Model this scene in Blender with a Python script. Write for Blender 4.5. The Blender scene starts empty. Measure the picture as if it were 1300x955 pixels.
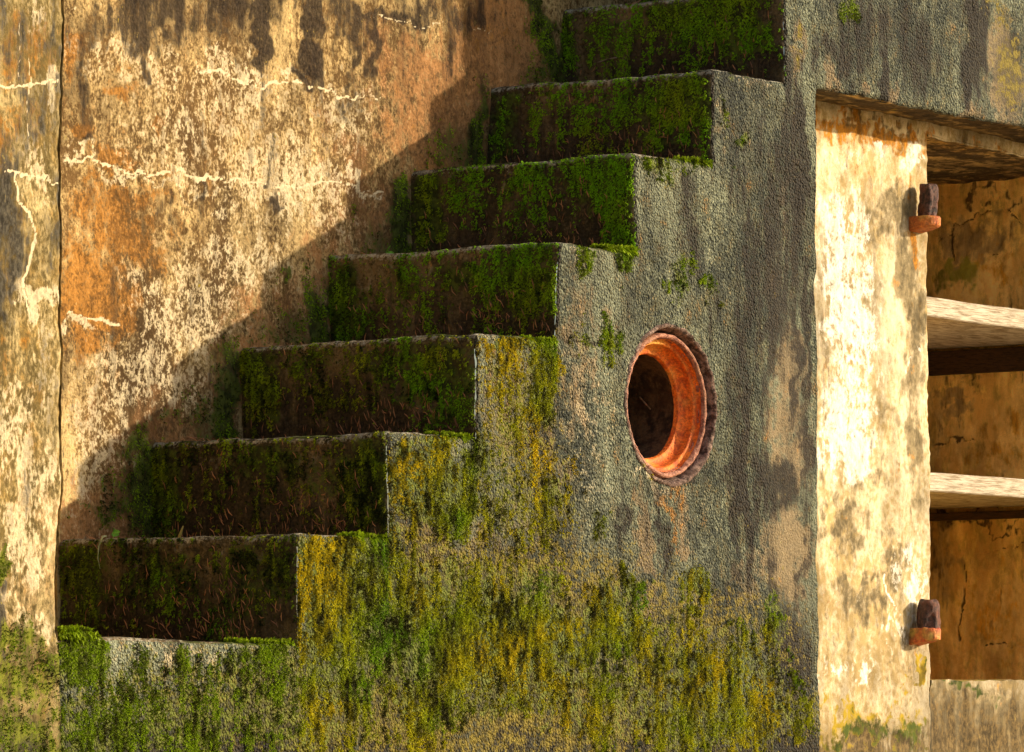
import bpy, math
import numpy as np

S = bpy.context.scene
COL = S.collection
rng = np.random.default_rng(7)

# ------------------------------------------------------------------ camera frame (metres; front wall is the plane y=0)
F = 6360.0
TH = math.radians(36.2)
PITCH = math.atan(477.5 / F)
V = np.array([math.cos(TH)*math.cos(PITCH), math.sin(TH)*math.cos(PITCH), math.sin(PITCH)])
R = np.array([math.sin(TH), -math.cos(TH), 0.0])
U = np.cross(R, V)
CAM = np.array([-7.76734579, -6.21744833, 0.6])

def hit(px, py, ax, val):
    """point of the plane (axis ax = val) that was measured at px,py of the survey photograph"""
    d = V*F + R*(px-650) + U*(477.5-py)
    return CAM + d*(val-CAM[ax])/d[ax]

# ------------------------------------------------------------------ numpy noise
def _hash(ix, iy, iz, seed):
    h = (ix.astype(np.int64)*374761393 + iy.astype(np.int64)*668265263 + iz.astype(np.int64)*2147483647 + seed*974634777) & 0xffffffff
    h = ((h ^ (h >> 13))*1274126177) & 0xffffffff
    h = (h ^ (h >> 16)) & 0xffffffff
    h = (h*2246822519) & 0xffffffff
    h = h ^ (h >> 15)
    return (h & 0xffffff)/float(0xffffff)

def vnoise(p, scale=1.0, seed=0):
    if np.isscalar(scale): scale = (scale,)*3
    q = p*np.array(scale)[None, :] + 100.37
    i = np.floor(q); f = q-i; f = f*f*f*(f*(f*6-15)+10)
    i = i.astype(np.int64)
    out = 0
    for dx in (0, 1):
        wx = f[:, 0] if dx else 1-f[:, 0]
        for dy in (0, 1):
            wy = f[:, 1] if dy else 1-f[:, 1]
            for dz in (0, 1):
                wz = f[:, 2] if dz else 1-f[:, 2]
                out = out + wx*wy*wz*_hash(i[:, 0]+dx, i[:, 1]+dy, i[:, 2]+dz, seed)
    return out

def fbm(p, scale, oct=4, seed=0):
    if np.isscalar(scale): scale = (scale,)*3
    s = np.array(scale, float); a = 1.0; t = 0; n = 0
    for k in range(oct):
        t = t + a*vnoise(p, tuple(s), seed+k*17); n += a; a *= .55; s = s*2.07
    return t/n

def sstep(a, b, x):
    t = np.clip((x-a)/(b-a), 0, 1); return t*t*(3-2*t)

def vwarp(p):
    """slow waviness of old formwork concrete, the same for every face so that edges stay closed"""
    o = np.empty_like(p)
    for k in range(3):
        o[:, k] = (fbm(p, 3.1, 2, 50+k)-.5)*.016 + (fbm(p, 16, 3, 60+k)-.5)*.010
    return o

# ------------------------------------------------------------------ stain masks: strokes measured on a plane
def stroke_masks(p, ax, val, layers, warp=.03):
    """p: points, the plane axis=val, layers: dict channel -> list of strokes"""
    ua = 0 if ax == 1 else 1
    u = p[:, ua].copy(); z = p[:, 2].copy()
    w1 = (fbm(p, 9, 4, 5)-.5)+(fbm(p, 38, 3, 15)-.5)*.5; w2 = (fbm(p, 9, 4, 6)-.5)+(fbm(p, 38, 3, 16)-.5)*.5
    u = u + w1*warp*4; z = z + w2*warp*6
    if any(s[0] == 'l' for v in layers.values() for s in v):
        w3 = fbm(p, 55, 3, 79)-.5; w4 = fbm(p, 60, 3, 80)-.5
        lw = .75+2.4*np.clip(fbm(p, 13, 3, 77)-.28, 0, 1)+.5*(fbm(p, 90, 2, 78)-.5)
    out = {}
    for ch, strokes in layers.items():
        m = np.zeros(len(p))
        for s in strokes:
            if s[0] == 'l':
                _, pts, wpx, a = s
                P = [hit(x, y, ax, val) for x, y in pts]
                uu = p[:, ua] + w1*.012+w3*.01; zz = p[:, 2] + w2*.03+w4*.022
                for A, B in zip(P[:-1], P[1:]):
                    au, az = A[ua], A[2]; bu, bz = B[ua], B[2]
                    du, dz = bu-au, bz-az; L = du*du+dz*dz+1e-9
                    t = np.clip(((uu-au)*du+(zz-az)*dz)/L, 0, 1)
                    d = np.hypot(uu-au-t*du, zz-az-t*dz)
                    w = wpx/590.*lw
                    m = np.maximum(m, a*np.clip(1.35-d/w, 0, 1))
            else:
                x, y, rx, ry, a = s
                c = hit(x, y, ax, val)
                k = (.59 if ax == 1 else .81)*590
                d = np.sqrt(((u-c[ua])/(rx/k))**2 + ((z-c[2])/(ry/590.))**2)
                m = np.maximum(m, a*(1-sstep(.35, 1.75, d)))
        out[ch] = np.clip(m, 0, 1.4)
    return out

# ------------------------------------------------------------------ mesh helpers
def link(o, parent=None):
    COL.objects.link(o)
    if parent: o.parent = parent
    return o

def mesh_np(name, verts, faces, mat, parent=None, attrs=None, smooth=True):
    """faces: (n,3) or (n,4) int array"""
    verts = np.asarray(verts, float); faces = np.asarray(faces, np.int32)
    n = faces.shape[1]
    me = bpy.data.meshes.new(name)
    me.vertices.add(len(verts)); me.vertices.foreach_set('co', verts.astype(np.float32).ravel())
    me.loops.add(faces.size); me.loops.foreach_set('vertex_index', faces.ravel())
    me.polygons.add(len(faces))
    me.polygons.foreach_set('loop_start', np.arange(0, faces.size, n, dtype=np.int32))
    me.polygons.foreach_set('loop_total', np.full(len(faces), n, np.int32))
    me.polygons.foreach_set('use_smooth', np.full(len(faces), smooth))
    me.update(calc_edges=True); me.validate()
    if attrs:
        for k, a in attrs.items():
            at = me.color_attributes.new(k, 'FLOAT_COLOR', 'POINT')
            at.data.foreach_set('color', a.astype(np.float32).ravel())
    me.materials.append(mat)
    o = bpy.data.objects.new(name, me)
    return link(o, parent)

def empty(name, loc, label=None, cat=None, group=None):
    o = bpy.data.objects.new(name, None); o.location = loc; o.empty_display_size = .1
    COL.objects.link(o); tag(o, label, cat, group)
    return o

def tag(o, label=None, cat=None, group=None, kind=None):
    if label: o['label'] = label
    if cat: o['category'] = cat
    if group: o['group'] = group
    if kind: o['kind'] = kind
    return o

def adopt(o, root):
    """parent a world-space mesh under a root empty, keeping its place"""
    o.parent = root
    me = o.data
    n = len(me.vertices); c = np.empty(n*3, np.float32); me.vertices.foreach_get('co', c)
    c = c.reshape(-1, 3) - np.array(root.location)[None, :]
    me.vertices.foreach_set('co', c.ravel().astype(np.float32)); me.update()
    return o

CH = ['dark', 'white', 'ochre', 'moss', 'tan', 'yellow', 'line', 'smooth']
def pack(n, m):
    g = lambda k: m.get(k, np.zeros(n))
    return {'ma': np.stack([g(c) for c in CH[:4]], 1), 'mb': np.stack([g(c) for c in CH[4:]], 1)}

def lines(a, b, step, fixed=()):
    fx = sorted(set([a, b]+[v for v in fixed if a < v < b]))
    out = [a]
    for s, e in zip(fx[:-1], fx[1:]):
        n = max(1, int(round((e-s)/step)))
        out += list(s+(e-s)*np.arange(1, n+1)/n)
    return np.array(out)

def sheet(name, ax, val, us, zs, mat, layers=None, keep=None, mapf=None, parent=None, sign=-1, warp=.03,
          lump=.007, extra=None, axes=None, modm=None):
    """a displaced wall sheet in the plane axis ax = val. us: values of the other horizontal axis, zs: heights.
       sign: direction of the outward normal along ax."""
    nu, nz = len(us), len(zs)
    UU, ZZ = np.meshgrid(us, zs, indexing='ij')
    p = np.zeros((nu*nz, 3))
    ua = 0 if ax == 1 else 1
    p[:, ua] = UU.ravel(); p[:, 2] = ZZ.ravel(); p[:, ax] = val
    i = np.arange(nu-1)[:, None]*nz + np.arange(nz-1)[None, :]
    q = np.stack([i, i+nz, i+nz+1, i+1], -1).reshape(-1, 4)
    if (ax == 1 and sign > 0) or (ax == 0 and sign < 0): q = q[:, ::-1]
    if keep is not None:
        c = p[q].mean(1); q = q[keep(c)]
    m = stroke_masks(p, ax, val, layers or {}, warp)
    if modm: m = modm(p, m)
    base = p.copy()
    if mapf is not None: p = mapf(p)
    p = p + vwarp(base)
    n = np.zeros(3); n[ax] = sign
    ms = m.get('moss', np.zeros(len(p)))
    sm = 1-m.get('smooth', np.zeros(len(p)))
    h = np.clip(ms*1.4, 0, 1)*(fbm(base, 45, 3, 81)*.9+.1)*lump*.7 + sm*(fbm(base, 85, 2, 82)-.5)*.0045
    h = h - np.clip(m.get('pit', 0*ms), 0, 1)*.006
    if extra: h = h + extra(base)
    p = p + n[None, :]*h[:, None]
    used = np.unique(q); re = np.full(len(p), -1); re[used] = np.arange(len(used))
    attrs = {k: a[used] for k, a in pack(len(p), m).items()}
    o = mesh_np(name, p[used], re[q], mat, parent, attrs)
    return o, base, p, m, q

# ------------------------------------------------------------------ materials
class NT:
    def __init__(s, name):
        s.m = bpy.data.materials.new(name); s.m.use_nodes = True
        s.t = s.m.node_tree; s.n = s.t.nodes; s.b = s.n['Principled BSDF']
        s.co = s.n.new('ShaderNodeTexCoord').outputs['Object']
        s.geo = s.n.new('ShaderNodeNewGeometry').outputs['Position']
    def put(s, inp, v):
        if isinstance(v, bpy.types.NodeSocket): s.t.links.new(v, inp)
        elif v is not None:
            if isinstance(v, (tuple, list)) and len(v) == 3 and inp.type == 'RGBA': v = (*v, 1)
            inp.default_value = v
    def math(s, op, a, b=None, clamp=False):
        n = s.n.new('ShaderNodeMath'); n.operation = op; n.use_clamp = clamp
        s.put(n.inputs[0], a)
        if b is not None: s.put(n.inputs[1], b)
        return n.outputs[0]
    def noise(s, scale, detail=3, rough=.6, stretch=None, dist=0, off=0):
        co = s.geo
        if stretch or off:
            mp = s.n.new('ShaderNodeMapping'); s.t.links.new(co, mp.inputs[0])
            if stretch: mp.inputs['Scale'].default_value = stretch
            mp.inputs['Location'].default_value = (off, off*.7, off*1.3); co = mp.outputs[0]
        n = s.n.new('ShaderNodeTexNoise'); s.t.links.new(co, n.inputs['Vector'])
        n.inputs['Scale'].default_value = scale; n.inputs['Detail'].default_value = detail
        n.inputs['Roughness'].default_value = rough; n.inputs['Distortion'].default_value = dist
        return n.outputs['Fac']
    def voro(s, scale, feature='F1', out='Distance', off=0):
        n = s.n.new('ShaderNodeTexVoronoi'); n.feature = feature
        s.t.links.new(s.geo, n.inputs['Vector']); n.inputs['Scale'].default_value = scale
        return n.outputs[out]
    def attr(s, name):
        a = s.n.new('ShaderNodeAttribute'); a.attribute_name = name
        sp = s.n.new('ShaderNodeSeparateColor'); s.t.links.new(a.outputs['Color'], sp.inputs[0])
        return [sp.outputs[0], sp.outputs[1], sp.outputs[2], a.outputs['Alpha']]
    def ss(s, x, lo, hi, a=0., b=1.):
        n = s.n.new('ShaderNodeMapRange'); n.interpolation_type = 'SMOOTHSTEP'
        s.put(n.inputs[0], x); n.inputs[1].default_value = lo; n.inputs[2].default_value = hi
        n.inputs[3].default_value = a; n.inputs[4].default_value = b
        return n.outputs[0]
    def mix(s, f, a, b, mode='MIX'):
        n = s.n.new('ShaderNodeMix'); n.data_type = 'RGBA'; n.blend_type = mode
        s.put(n.inputs[0], f); s.put(n.inputs[6], a); s.put(n.inputs[7], b)
        return n.outputs[2]
    def gate(s, mask, nz, amt=.9, w=.16, c=.5):
        """mask broken up by noise: crisp, ragged border"""
        t = s.math('ADD', mask, s.math('MULTIPLY', s.math('SUBTRACT', nz, .5), amt*2.1))
        return s.ss(t, c-w, c+w)
    def bump(s, h, strength, dist, normal=None):
        n = s.n.new('ShaderNodeBump'); s.put(n.inputs['Height'], h)
        n.inputs['Strength'].default_value = strength; n.inputs['Distance'].default_value = dist
        if normal is not None: s.t.links.new(normal, n.inputs['Normal'])
        return n.outputs[0]

def concrete(name, c0, c1, c2=None, speck=190, stretch=(1, 1, .75), dark=(.035, .024, .014), white=(.72, .60, .39),
             ochre=(.46, .21, .03), moss=(.045, .06, .008), tan=(.42, .30, .16), yellow=(.40, .28, .02),
             gran=110, granamt=.8, rough=.93, contrast=(.40, .62), bumpd=.0035, spec=.25):
    s = NT(name)
    ma = s.attr('ma'); mb = s.attr('mb')
    sp = s.noise(speck, 4, .68, stretch)
    sp2 = s.noise(speck*.32, 4, .62, stretch, off=3)
    big = s.noise(5, 4, .6, (1, 1, .45), off=9)
    med = s.noise(26, 5, .65, (1, 1, .6), off=4)
    fine = s.noise(520, 3, .7)
    vd = s.voro(gran)
    t = s.math('ADD', s.math('MULTIPLY', sp, .6), s.math('MULTIPLY', sp2, .4))
    t = s.math('ADD', t, s.math('MULTIPLY', s.math('SUBTRACT', big, .5), .5))
    base = s.mix(s.ss(t, *contrast), c0, c1)
    if c2: base = s.mix(s.ss(med, .46, .62, 0, .75), base, s.mix(s.ss(sp, .4, .6), tuple(x*.45 for x in c2), c2))
    drip = s.noise(11, 5, .62, (1, 1, .28), off=13)
    base = s.mix(.4, base, s.ss(drip, .34, .64, .6, 1.15), 'MULTIPLY')
    patch = s.noise(3.4, 5, .62, (1, 1, .55), off=21)
    base = s.mix(.85, base, s.ss(patch, .36, .62, .50, 1.22), 'MULTIPLY')
    # smooth tan areas
    tn = s.mix(s.ss(t, .38, .62), tuple(x*.38 for x in tan), tan)
    base = s.mix(s.gate(mb[0], s.math('ADD', s.math('MULTIPLY', sp2, .5), s.math('MULTIPLY', med, .5)), 1.2, .22), base, tn)
    # ochre lichen, rust, and the warm shade painted under the lintel
    oc = s.mix(s.ss(t, .38, .62), tuple(x*.30 for x in ochre), ochre)
    base = s.mix(s.gate(ma[2], s.math('ADD', s.math('MULTIPLY', sp, .45), s.math('MULTIPLY', med, .55)), 2.0, .3, .56), base, oc)
    # white lime, also the pale lips of the risers
    mixn = s.math('ADD', s.math('MULTIPLY', sp2, .5), s.math('MULTIPLY', sp, .5))
    base = s.mix(s.math('MULTIPLY', s.gate(ma[1], mixn, 1.9, .24, .55), .85), base, s.mix(s.ss(sp, .35, .6), tuple(x*.72 for x in white), white))
    # soot / algae streaks, seams, and shade painted on soffit and step corners
    st = s.noise(30, 5, .66, (1, 1, .14), off=7)
    dn = s.math('ADD', s.math('MULTIPLY', st, .42), s.math('MULTIPLY', mixn, .58))
    base = s.mix(s.math('MULTIPLY', s.gate(ma[0], dn, 2.4, .28, .42), .93), base,
                 s.mix(s.ss(sp, .38, .64), tuple(x*.4 for x in dark), tuple(min(1, x*1.5) for x in dark)))
    # moss ground tint
    mo = s.mix(s.ss(sp2, .4, .6), tuple(x*.5 for x in moss), tuple(x*1.6 for x in moss))
    yl = s.mix(s.ss(sp2, .4, .6), tuple(x*.4 for x in yellow), yellow)
    base = s.mix(s.gate(mb[1], mixn, 1.5, .18), base, yl)
    base = s.mix(s.gate(ma[3], mixn, 1.0, .2), base, mo)
    base = s.mix(s.ss(s.math('ADD', mb[2], s.math('MULTIPLY', s.math('SUBTRACT', sp, .5), .9)), .42, .72), base, white)
    # pores
    pore = s.ss(s.voro(gran*1.7), .10, .22, .45, 1)
    base = s.mix(granamt*.6, base, pore, 'MULTIPLY')
    base = s.mix(.35, base, s.ss(fine, .3, .7, .55, 1.4), 'MULTIPLY')
    s.put(s.b.inputs['Base Color'], base)
    s.put(s.b.inputs['Roughness'], rough); s.b.inputs['Specular IOR Level'].default_value = spec
    g = s.math('MULTIPLY', s.math('SUBTRACT', 1.0, mb[3]), granamt)
    h = s.math('ADD', s.math('MULTIPLY', s.math('SUBTRACT', .7, vd), g), s.math('MULTIPLY', sp, .5))
    h = s.math('ADD', h, s.math('MULTIPLY', fine, .22))
    s.put(s.b.inputs['Normal'], s.bump(h, .9, bumpd))
    return s.m

M = {}
M['front'] = concrete('grey_granular_concrete', (.022, .030, .020), (.28, .305, .20), c2=(.17, .17, .09), speck=170, stretch=(1, 1, 1),
                      tan=(.29, .22, .12), granamt=1.0, gran=165, bumpd=.012, contrast=(.40, .62), spec=.3, rough=.7, dark=(.016, .009, .004), moss=(.085, .105, .010), yellow=(.24, .185, .022))
M['stair'] = concrete('stair_concrete', (.05, .038, .016), (.20, .14, .065), speck=150, stretch=(1, 1, 1), tan=(.34, .30, .22),
                      white=(.46, .44, .35), granamt=.6, bumpd=.006, moss=(.05, .065, .008))
M['back'] = concrete('lime_stained_concrete', (.12, .066, .020), (.60, .43, .19), speck=150, tan=(.44, .22, .08),
                     ochre=(.50, .23, .045), dark=(.026, .016, .009), granamt=.35, bumpd=.005, contrast=(.39, .60), moss=(.06, .07, .01))
M['pillar'] = concrete('ochre_stained_concrete', (.12, .085, .025), (.56, .43, .20), c2=(.38, .25, .07), speck=130, stretch=(1, 1, .55),
                       tan=(.60, .42, .2), dark=(.05, .045, .035), granamt=.35, moss=(.10, .11, .01))
M['panel'] = concrete('flaking_whitewash', (.44, .32, .14), (.74, .63, .43), speck=75, tan=(.33, .26, .14), ochre=(.62, .27, .03),
                      white=(.95, .91, .80), granamt=.15, gran=60, bumpd=.002, contrast=(.36, .60), dark=(.12, .08, .03))
M['niche'] = concrete('golden_stained_plaster', (.70, .42, .12), (.95, .66, .24), c2=(.92, .66, .18), speck=30, stretch=(1, 1, .4), tan=(.55, .38, .16),
                      dark=(.05, .03, .012), granamt=.1, bumpd=.002, moss=(.22, .2, .03), ochre=(.75, .38, .05))

def wood(name, a, b):
    s = NT(name)
    w = s.noise(40, 5, .7, (.35, 1, 7), dist=.6)
    f = s.noise(300, 3, .7, (.12, 1, 2.5))
    c = s.mix(s.ss(w, .35, .62), a, b)
    c = s.mix(.4, c, s.ss(f, .3, .65, .6, 1.15), 'MULTIPLY')
    k = s.noise(3, 3, .5, (1, 1, 1), off=2)
    c = s.mix(s.ss(k, .5, .75, 0, .3), c, tuple(x*.55 for x in a))
    s.put(s.b.inputs['Base Color'], c); s.b.inputs['Roughness'].default_value = .85
    s.put(s.b.inputs['Normal'], s.bump(s.math('ADD', w, s.math('MULTIPLY', f, .6)), .7, .002))
    return s.m
M['board'] = wood('weathered_board', (.26, .19, .11), (.66, .58, .45))
M['batten'] = wood('dark_rotten_wood', (.020, .010, .004), (.075, .032, .010))

def rust(name, a, b, c, scale=60, bumpd=.004, rough=.7):
    s = NT(name)
    n1 = s.noise(scale, 5, .65); n2 = s.noise(scale*4, 4, .7, off=3); n3 = s.noise(scale*.3, 3, .6, off=5)
    col = s.mix(s.ss(n1, .38, .6), a, b)
    col = s.mix(s.ss(n3, .48, .66, 0, .8), col, c)
    col = s.mix(.6, col, s.ss(n2, .3, .65, .35, 1.35), 'MULTIPLY')
    s.put(s.b.inputs['Base Color'], col); s.b.inputs['Roughness'].default_value = rough
    s.put(s.b.inputs['Normal'], s.bump(s.math('ADD', n1, s.math('MULTIPLY', n2, .5)), .9, bumpd))
    return s.m
M['pin'] = rust('flaking_dark_rust', (.030, .014, .012), (.13, .055, .040), (.20, .06, .025), 90, .006)
M['bracket'] = rust('orange_rust', (.42, .10, .02), (.62, .20, .04), (.55, .34, .08), 50)
M['bracket_red'] = rust('red_rust_with_lichen', (.50, .07, .02), (.66, .15, .04), (.50, .42, .08), 34)
M['pipe'] = rust('orange_red_lead', (.60, .10, .010), (.92, .24, .022), (.88, .42, .07), 38, .005, .62)
M['rim'] = rust('scaly_pink_rust', (.22, .07, .04), (.55, .25, .16), (.45, .22, .12), 70, .006)
M['bore'] = rust('dark_pipe_bore', (.02, .013, .007), (.12, .08, .04), (.05, .028, .012), 34, .005, .85)
M['mortar'] = rust('crumbled_mortar', (.055, .03, .02), (.36, .24, .19), (.10, .05, .035), 75, .008, .9)

def mossmat(name, dk, gr, ye, orr):
    """tone attribute: r = yellow, g = brightness, b = orange"""
    s = NT(name); a = s.attr('tone')
    c = s.mix(a[0], gr, ye); c = s.mix(a[2], c, orr)
    c = s.mix(a[1], dk, c)
    s.put(s.b.inputs['Base Color'], c); s.b.inputs['Roughness'].default_value = .75
    s.b.inputs['Specular IOR Level'].default_value = .2
    tr = s.n.new('ShaderNodeBsdfTranslucent'); s.put(tr.inputs[0], c)
    mx = s.n.new('ShaderNodeMixShader'); mx.inputs[0].default_value = .25
    s.t.links.new(s.b.outputs[0], mx.inputs[1]); s.t.links.new(tr.outputs[0], mx.inputs[2])
    s.t.links.new(mx.outputs[0], s.n['Material Output'].inputs[0])
    return s.m
M['moss'] = mossmat('moss', (.030, .028, .003), (.20, .38, .006), (.84, .64, .012), (.76, .38, .02))
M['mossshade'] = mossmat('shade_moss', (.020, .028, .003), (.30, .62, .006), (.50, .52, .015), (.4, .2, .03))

def plain(name, a, b, scale=80, rough=.8):
    s = NT(name)
    c = s.mix(s.ss(s.noise(scale, 4, .6), .35, .65), a, b)
    s.put(s.b.inputs['Base Color'], c); s.b.inputs['Roughness'].default_value = rough
    return s.m
M['leaf'] = plain('fresh_leaf', (.12, .35, .02), (.30, .60, .05))
M['stalk'] = plain('dry_yellow_stalk', (.35, .24, .05), (.55, .42, .10))
M['twig'] = plain('grey_twig', (.10, .06, .03), (.32, .22, .13))
M['root'] = plain('pale_root', (.25, .27, .10), (.45, .45, .22))

def needlemat():
    s = NT('pine_needle'); a = s.attr('tone')
    c = s.mix(a[0], (.16, .055, .020), (.58, .24, .08)); s.put(s.b.inputs['Base Color'], c)
    s.b.inputs['Roughness'].default_value = .6
    return s.m
M['needle'] = needlemat()

def soilmat():
    s = NT('dry_gravelly_soil')
    a = s.noise(60, 5, .7); b = s.noise(7, 3, .6, off=2)
    c = s.mix(s.ss(a, .35, .7), (.20, .14, .07), (.42, .32, .18))
    c = s.mix(s.ss(b, .5, .7, 0, .35), c, (.16, .17, .05))
    s.put(s.b.inputs['Base Color'], c); s.b.inputs['Roughness'].default_value = 1
    s.b.inputs['Specular IOR Level'].default_value = .05
    s.put(s.b.inputs['Normal'], s.bump(a, .8, .01))
    return s.m
M['soil'] = soilmat()

# ------------------------------------------------------------------ the staircase
W = .622; RUN = .297; RISE = .2195; Z1 = 1.033
NS = 9
XS = [i*RUN for i in range(NS)]                 # riser planes
ZS = [Z1+RISE*i for i in range(NS)]             # tread heights
XR = 1.914; XP = -.703; ZL = 2.132              # recess edge, pillar edge, lintel underside
XEND = 3.6; XLEFT = -2.2; ZB = .30; ZTOP = ZS[-1]
HX, HZ, HR = 1.322, 1.362, .176                 # pipe hole
RR = .014

def topz(x):
    z = np.full(x.shape, Z1-RISE)
    for a, b in zip(XS, ZS): z = np.where(x > a, b, z)
    return z

def step_index(x):
    return np.clip(np.floor(x/RUN+1e-6).astype(int), -1, NS-1)

def round_box(p, i):
    """push points of block i onto its rounded outline (block i: x>XS[i], y>0, z<ZS[i])"""
    xi = np.where(i >= 0, np.array(XS+[XP-9])[i], XP-9)
    zt = Z1+RISE*i
    below = p[:, 2] < zt-RISE-.001
    q = p.copy()
    q[:, 0] = np.where(below, p[:, 0], np.maximum(p[:, 0], xi+RR))
    q[:, 1] = np.maximum(p[:, 1], RR)
    q[:, 2] = np.minimum(p[:, 2], zt-RR)
    d = p-q; L = np.linalg.norm(d, axis=1, keepdims=True)
    cnt = (np.abs(d) > 1e-9).sum(1)
    out = q + d/np.maximum(L, 1e-9)*RR
    return np.where((cnt >= 2)[:, None], out, p)

# layers on the front plane ------------------------------------------------------------------
front_layers = {
 'ochre': [(856, 622, 20, 10, .7), (850, 655, 4, 40, .6), (866, 640, 3, 30, .55), (500, 720, 90, 40, .3), (650, 470, 30, 40, .35)],
 'dark': [(300, 960, 900, 40, .75), (900, 970, 500, 40, .75), (1005, 130, 14, 70, 0.64), (990, 320, 26, 120, 0.72), (1017, 250, 9, 130, 0.87), (975, 420, 12, 110, 0.70), (1010, 440, 8, 70, 0.93),
          (985, 625, 26, 42, 1.04), (940, 600, 7, 130, 0.81), (958, 640, 6, 110, 0.70), (1022, 700, 8, 120, 0.52), (1000, 300, 40, 160, .62), (945, 500, 20, 160, .5), (1026, 420, 6, 200, .7), (1012, 820, 26, 60, 0.72), (955, 330, 12, 90, 0.64), (1020, 560, 7, 90, 0.58), (920, 760, 10, 60, 0.52), (1000, 200, 24, 60, 0.58), (1060, 70, 40, 26, 0.58), (1160, 60, 40, 50, 0.44), (1110, 20, 50, 30, 0.46), (870, 260, 14, 60, 0.46), (690, 560, 14, 60, 0.46),
          (985, 760, 8, 60, 0.70), (790, 640, 5, 60, 0.70), (838, 680, 4, 60, 0.70), (905, 400, 8, 60, 0.34), (1090, 40, 30, 50, 0.41), (1120, 90, 6, 50, 0.81),
          (1245, 60, 12, 70, 1.04), (1234, 100, 12, 40, 0.98), (1290, 60, 14, 30, 0.58), (935, 210, 12, 60, 0.46), (880, 330, 10, 60, 0.41), (1050, 300, 10, 200, 0.46),
          (640, 720, 90, 40, 0.49), (560, 720, 60, 30, 0.52), (860, 610, 50, 10, 0.46), (700, 640, 25, 40, 0.34), (960, 60, 10, 60, 0.34)],
 'tan': [(1003, 470, 30, 60, .75), (1003, 550, 34, 90, .7), (1000, 715, 34, 60, .85), (950, 740, 24, 50, .6), (815, 670, 13, 55, .85), (866, 670, 10, 40, .8),
         (820, 760, 8, 30, .6), (640, 520, 40, 80, .55), (740, 470, 26, 110, .5), (650, 690, 70, 60, .5), (570, 700, 60, 40, .5), (690, 590, 40, 70, .5),
         (1060, 108, 14, 16, .7), (1095, 120, 10, 18, .7), (1130, 122, 16, 20, .7), (1170, 140, 12, 16, .65), (1230, 146, 30, 14, .7), (1280, 90, 30, 80, .95),
         (1015, 62, 12, 28, .75), (730, 360, 14, 60, .45), (915, 150, 6, 60, .5), (775, 430, 14, 40, .45), (980, 380, 8, 60, .6), (1000, 250, 5, 60, .6), (720, 740, 50, 30, .6)],
 'yellow': [(600, 900, 500, 70, .7), (600, 780, 280, 100, .7), (660, 560, 60, 120, .55), (860, 800, 170, 70, .55), (1285, 90, 24, 60, .62), (1015, 62, 5, 22, .7), (430, 760, 60, 90, .85), (535, 620, 50, 60, .8), (640, 480, 34, 60, .5), (700, 480, 18, 70, .5), (850, 220, 30, 25, .3),
            (1270, 20, 20, 20, .5), (690, 630, 26, 60, .45), (600, 800, 160, 60, .5), (870, 820, 120, 40, .4)],
 'moss': [(600, 880, 420, 40, .56), (200, 915, 300, 50, .55), (900, 900, 160, 60, .6), (580, 780, 200, 80, .52), (660, 620, 70, 90, .44), (860, 820, 120, 40, .44), (660, 520, 50, 80, .42), (430, 770, 62, 95, .95), (475, 700, 26, 40, .9), (545, 615, 55, 60, .9), (600, 590, 14, 40, .8), (690, 480, 22, 70, .7), (655, 440, 40, 16, .75),
          (640, 490, 40, 50, .45), (690, 620, 26, 55, .55), (745, 320, 10, 20, .75), (792, 325, 14, 22, .9), (850, 212, 34, 22, .55), (865, 350, 16, 40, .55),
          (780, 455, 12, 26, .6), (745, 440, 10, 30, .45), (600, 810, 190, 55, .85), (520, 770, 70, 50, .7), (700, 740, 36, 16, .6), (770, 800, 70, 45, .7), (800, 735, 16, 20, .65),
          (880, 750, 26, 26, .7), (900, 845, 120, 22, .68), (985, 800, 20, 26, .55), (940, 190, 14, 12, .6), (920, 130, 7, 40, .4), (897, 370, 10, 20, .4), (1078, 18, 12, 18, .95),
          (760, 660, 20, 20, .5), (840, 340, 10, 12, .4), (565, 740, 60, 40, .5), (200, 850, 130, 24, .40), (95, 825, 34, 26, .95), (330, 835, 40, 20, .75), (100, 800, 20, 9, .9),
          (30, 830, 40, 26, .6), (820, 580, 8, 14, .4)],
 'white': [(640, 415, 30, 6, .4), (200, 845, 60, 14, .3), (250, 822, 90, 5, .55), (440, 681, 40, 4, .5), (545, 548, 40, 4, .5), (650, 428, 40, 4, .45), (760, 310, 40, 4, .45), (850, 197, 40, 4, .45), (945, 90, 40, 4, .45),
           (852, 608, 26, 12, .65), (815, 590, 10, 10, .6), (730, 560, 50, 120, .25)],
 'smooth': [(1005, 560, 34, 220, .8), (1280, 90, 40, 90, .8), (1005, 740, 34, 60, .7)],
 'line': [('l', [(800, 560), (793, 500), (800, 460)], 2, .5)],
 'pit': [('l', [(708, 433), (770, 441)], 2.2, .7), ('l', [(608, 560), (725, 573)], 2.2, .8), ('l', [(515, 688), (700, 706), (760, 712)], 2.2, .7), ('l', [(905, 205), (1030, 225)], 2, .4)],
}

def fpit(p, m):
    m['dark'] = np.maximum(m['dark'], m['pit']*.6)
    fr = p[:, 0]-np.round(p[:, 0]/RUN)*RUN; i = step_index(p[:, 0]+1e-5)
    e = (fr >= -1e-5)*(fr < .011)*(i >= 0)*(p[:, 2] > Z1+RISE*(i-1))*(i < 8)  # step corners painted darker to tone down their sunlit edge
    m['dark'] = np.where(e, np.maximum(m['dark'], .62), m['dark']); return m
def near_hole(p):
    return np.hypot(p[:, 0]-HX, p[:, 2]-HZ)

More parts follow.
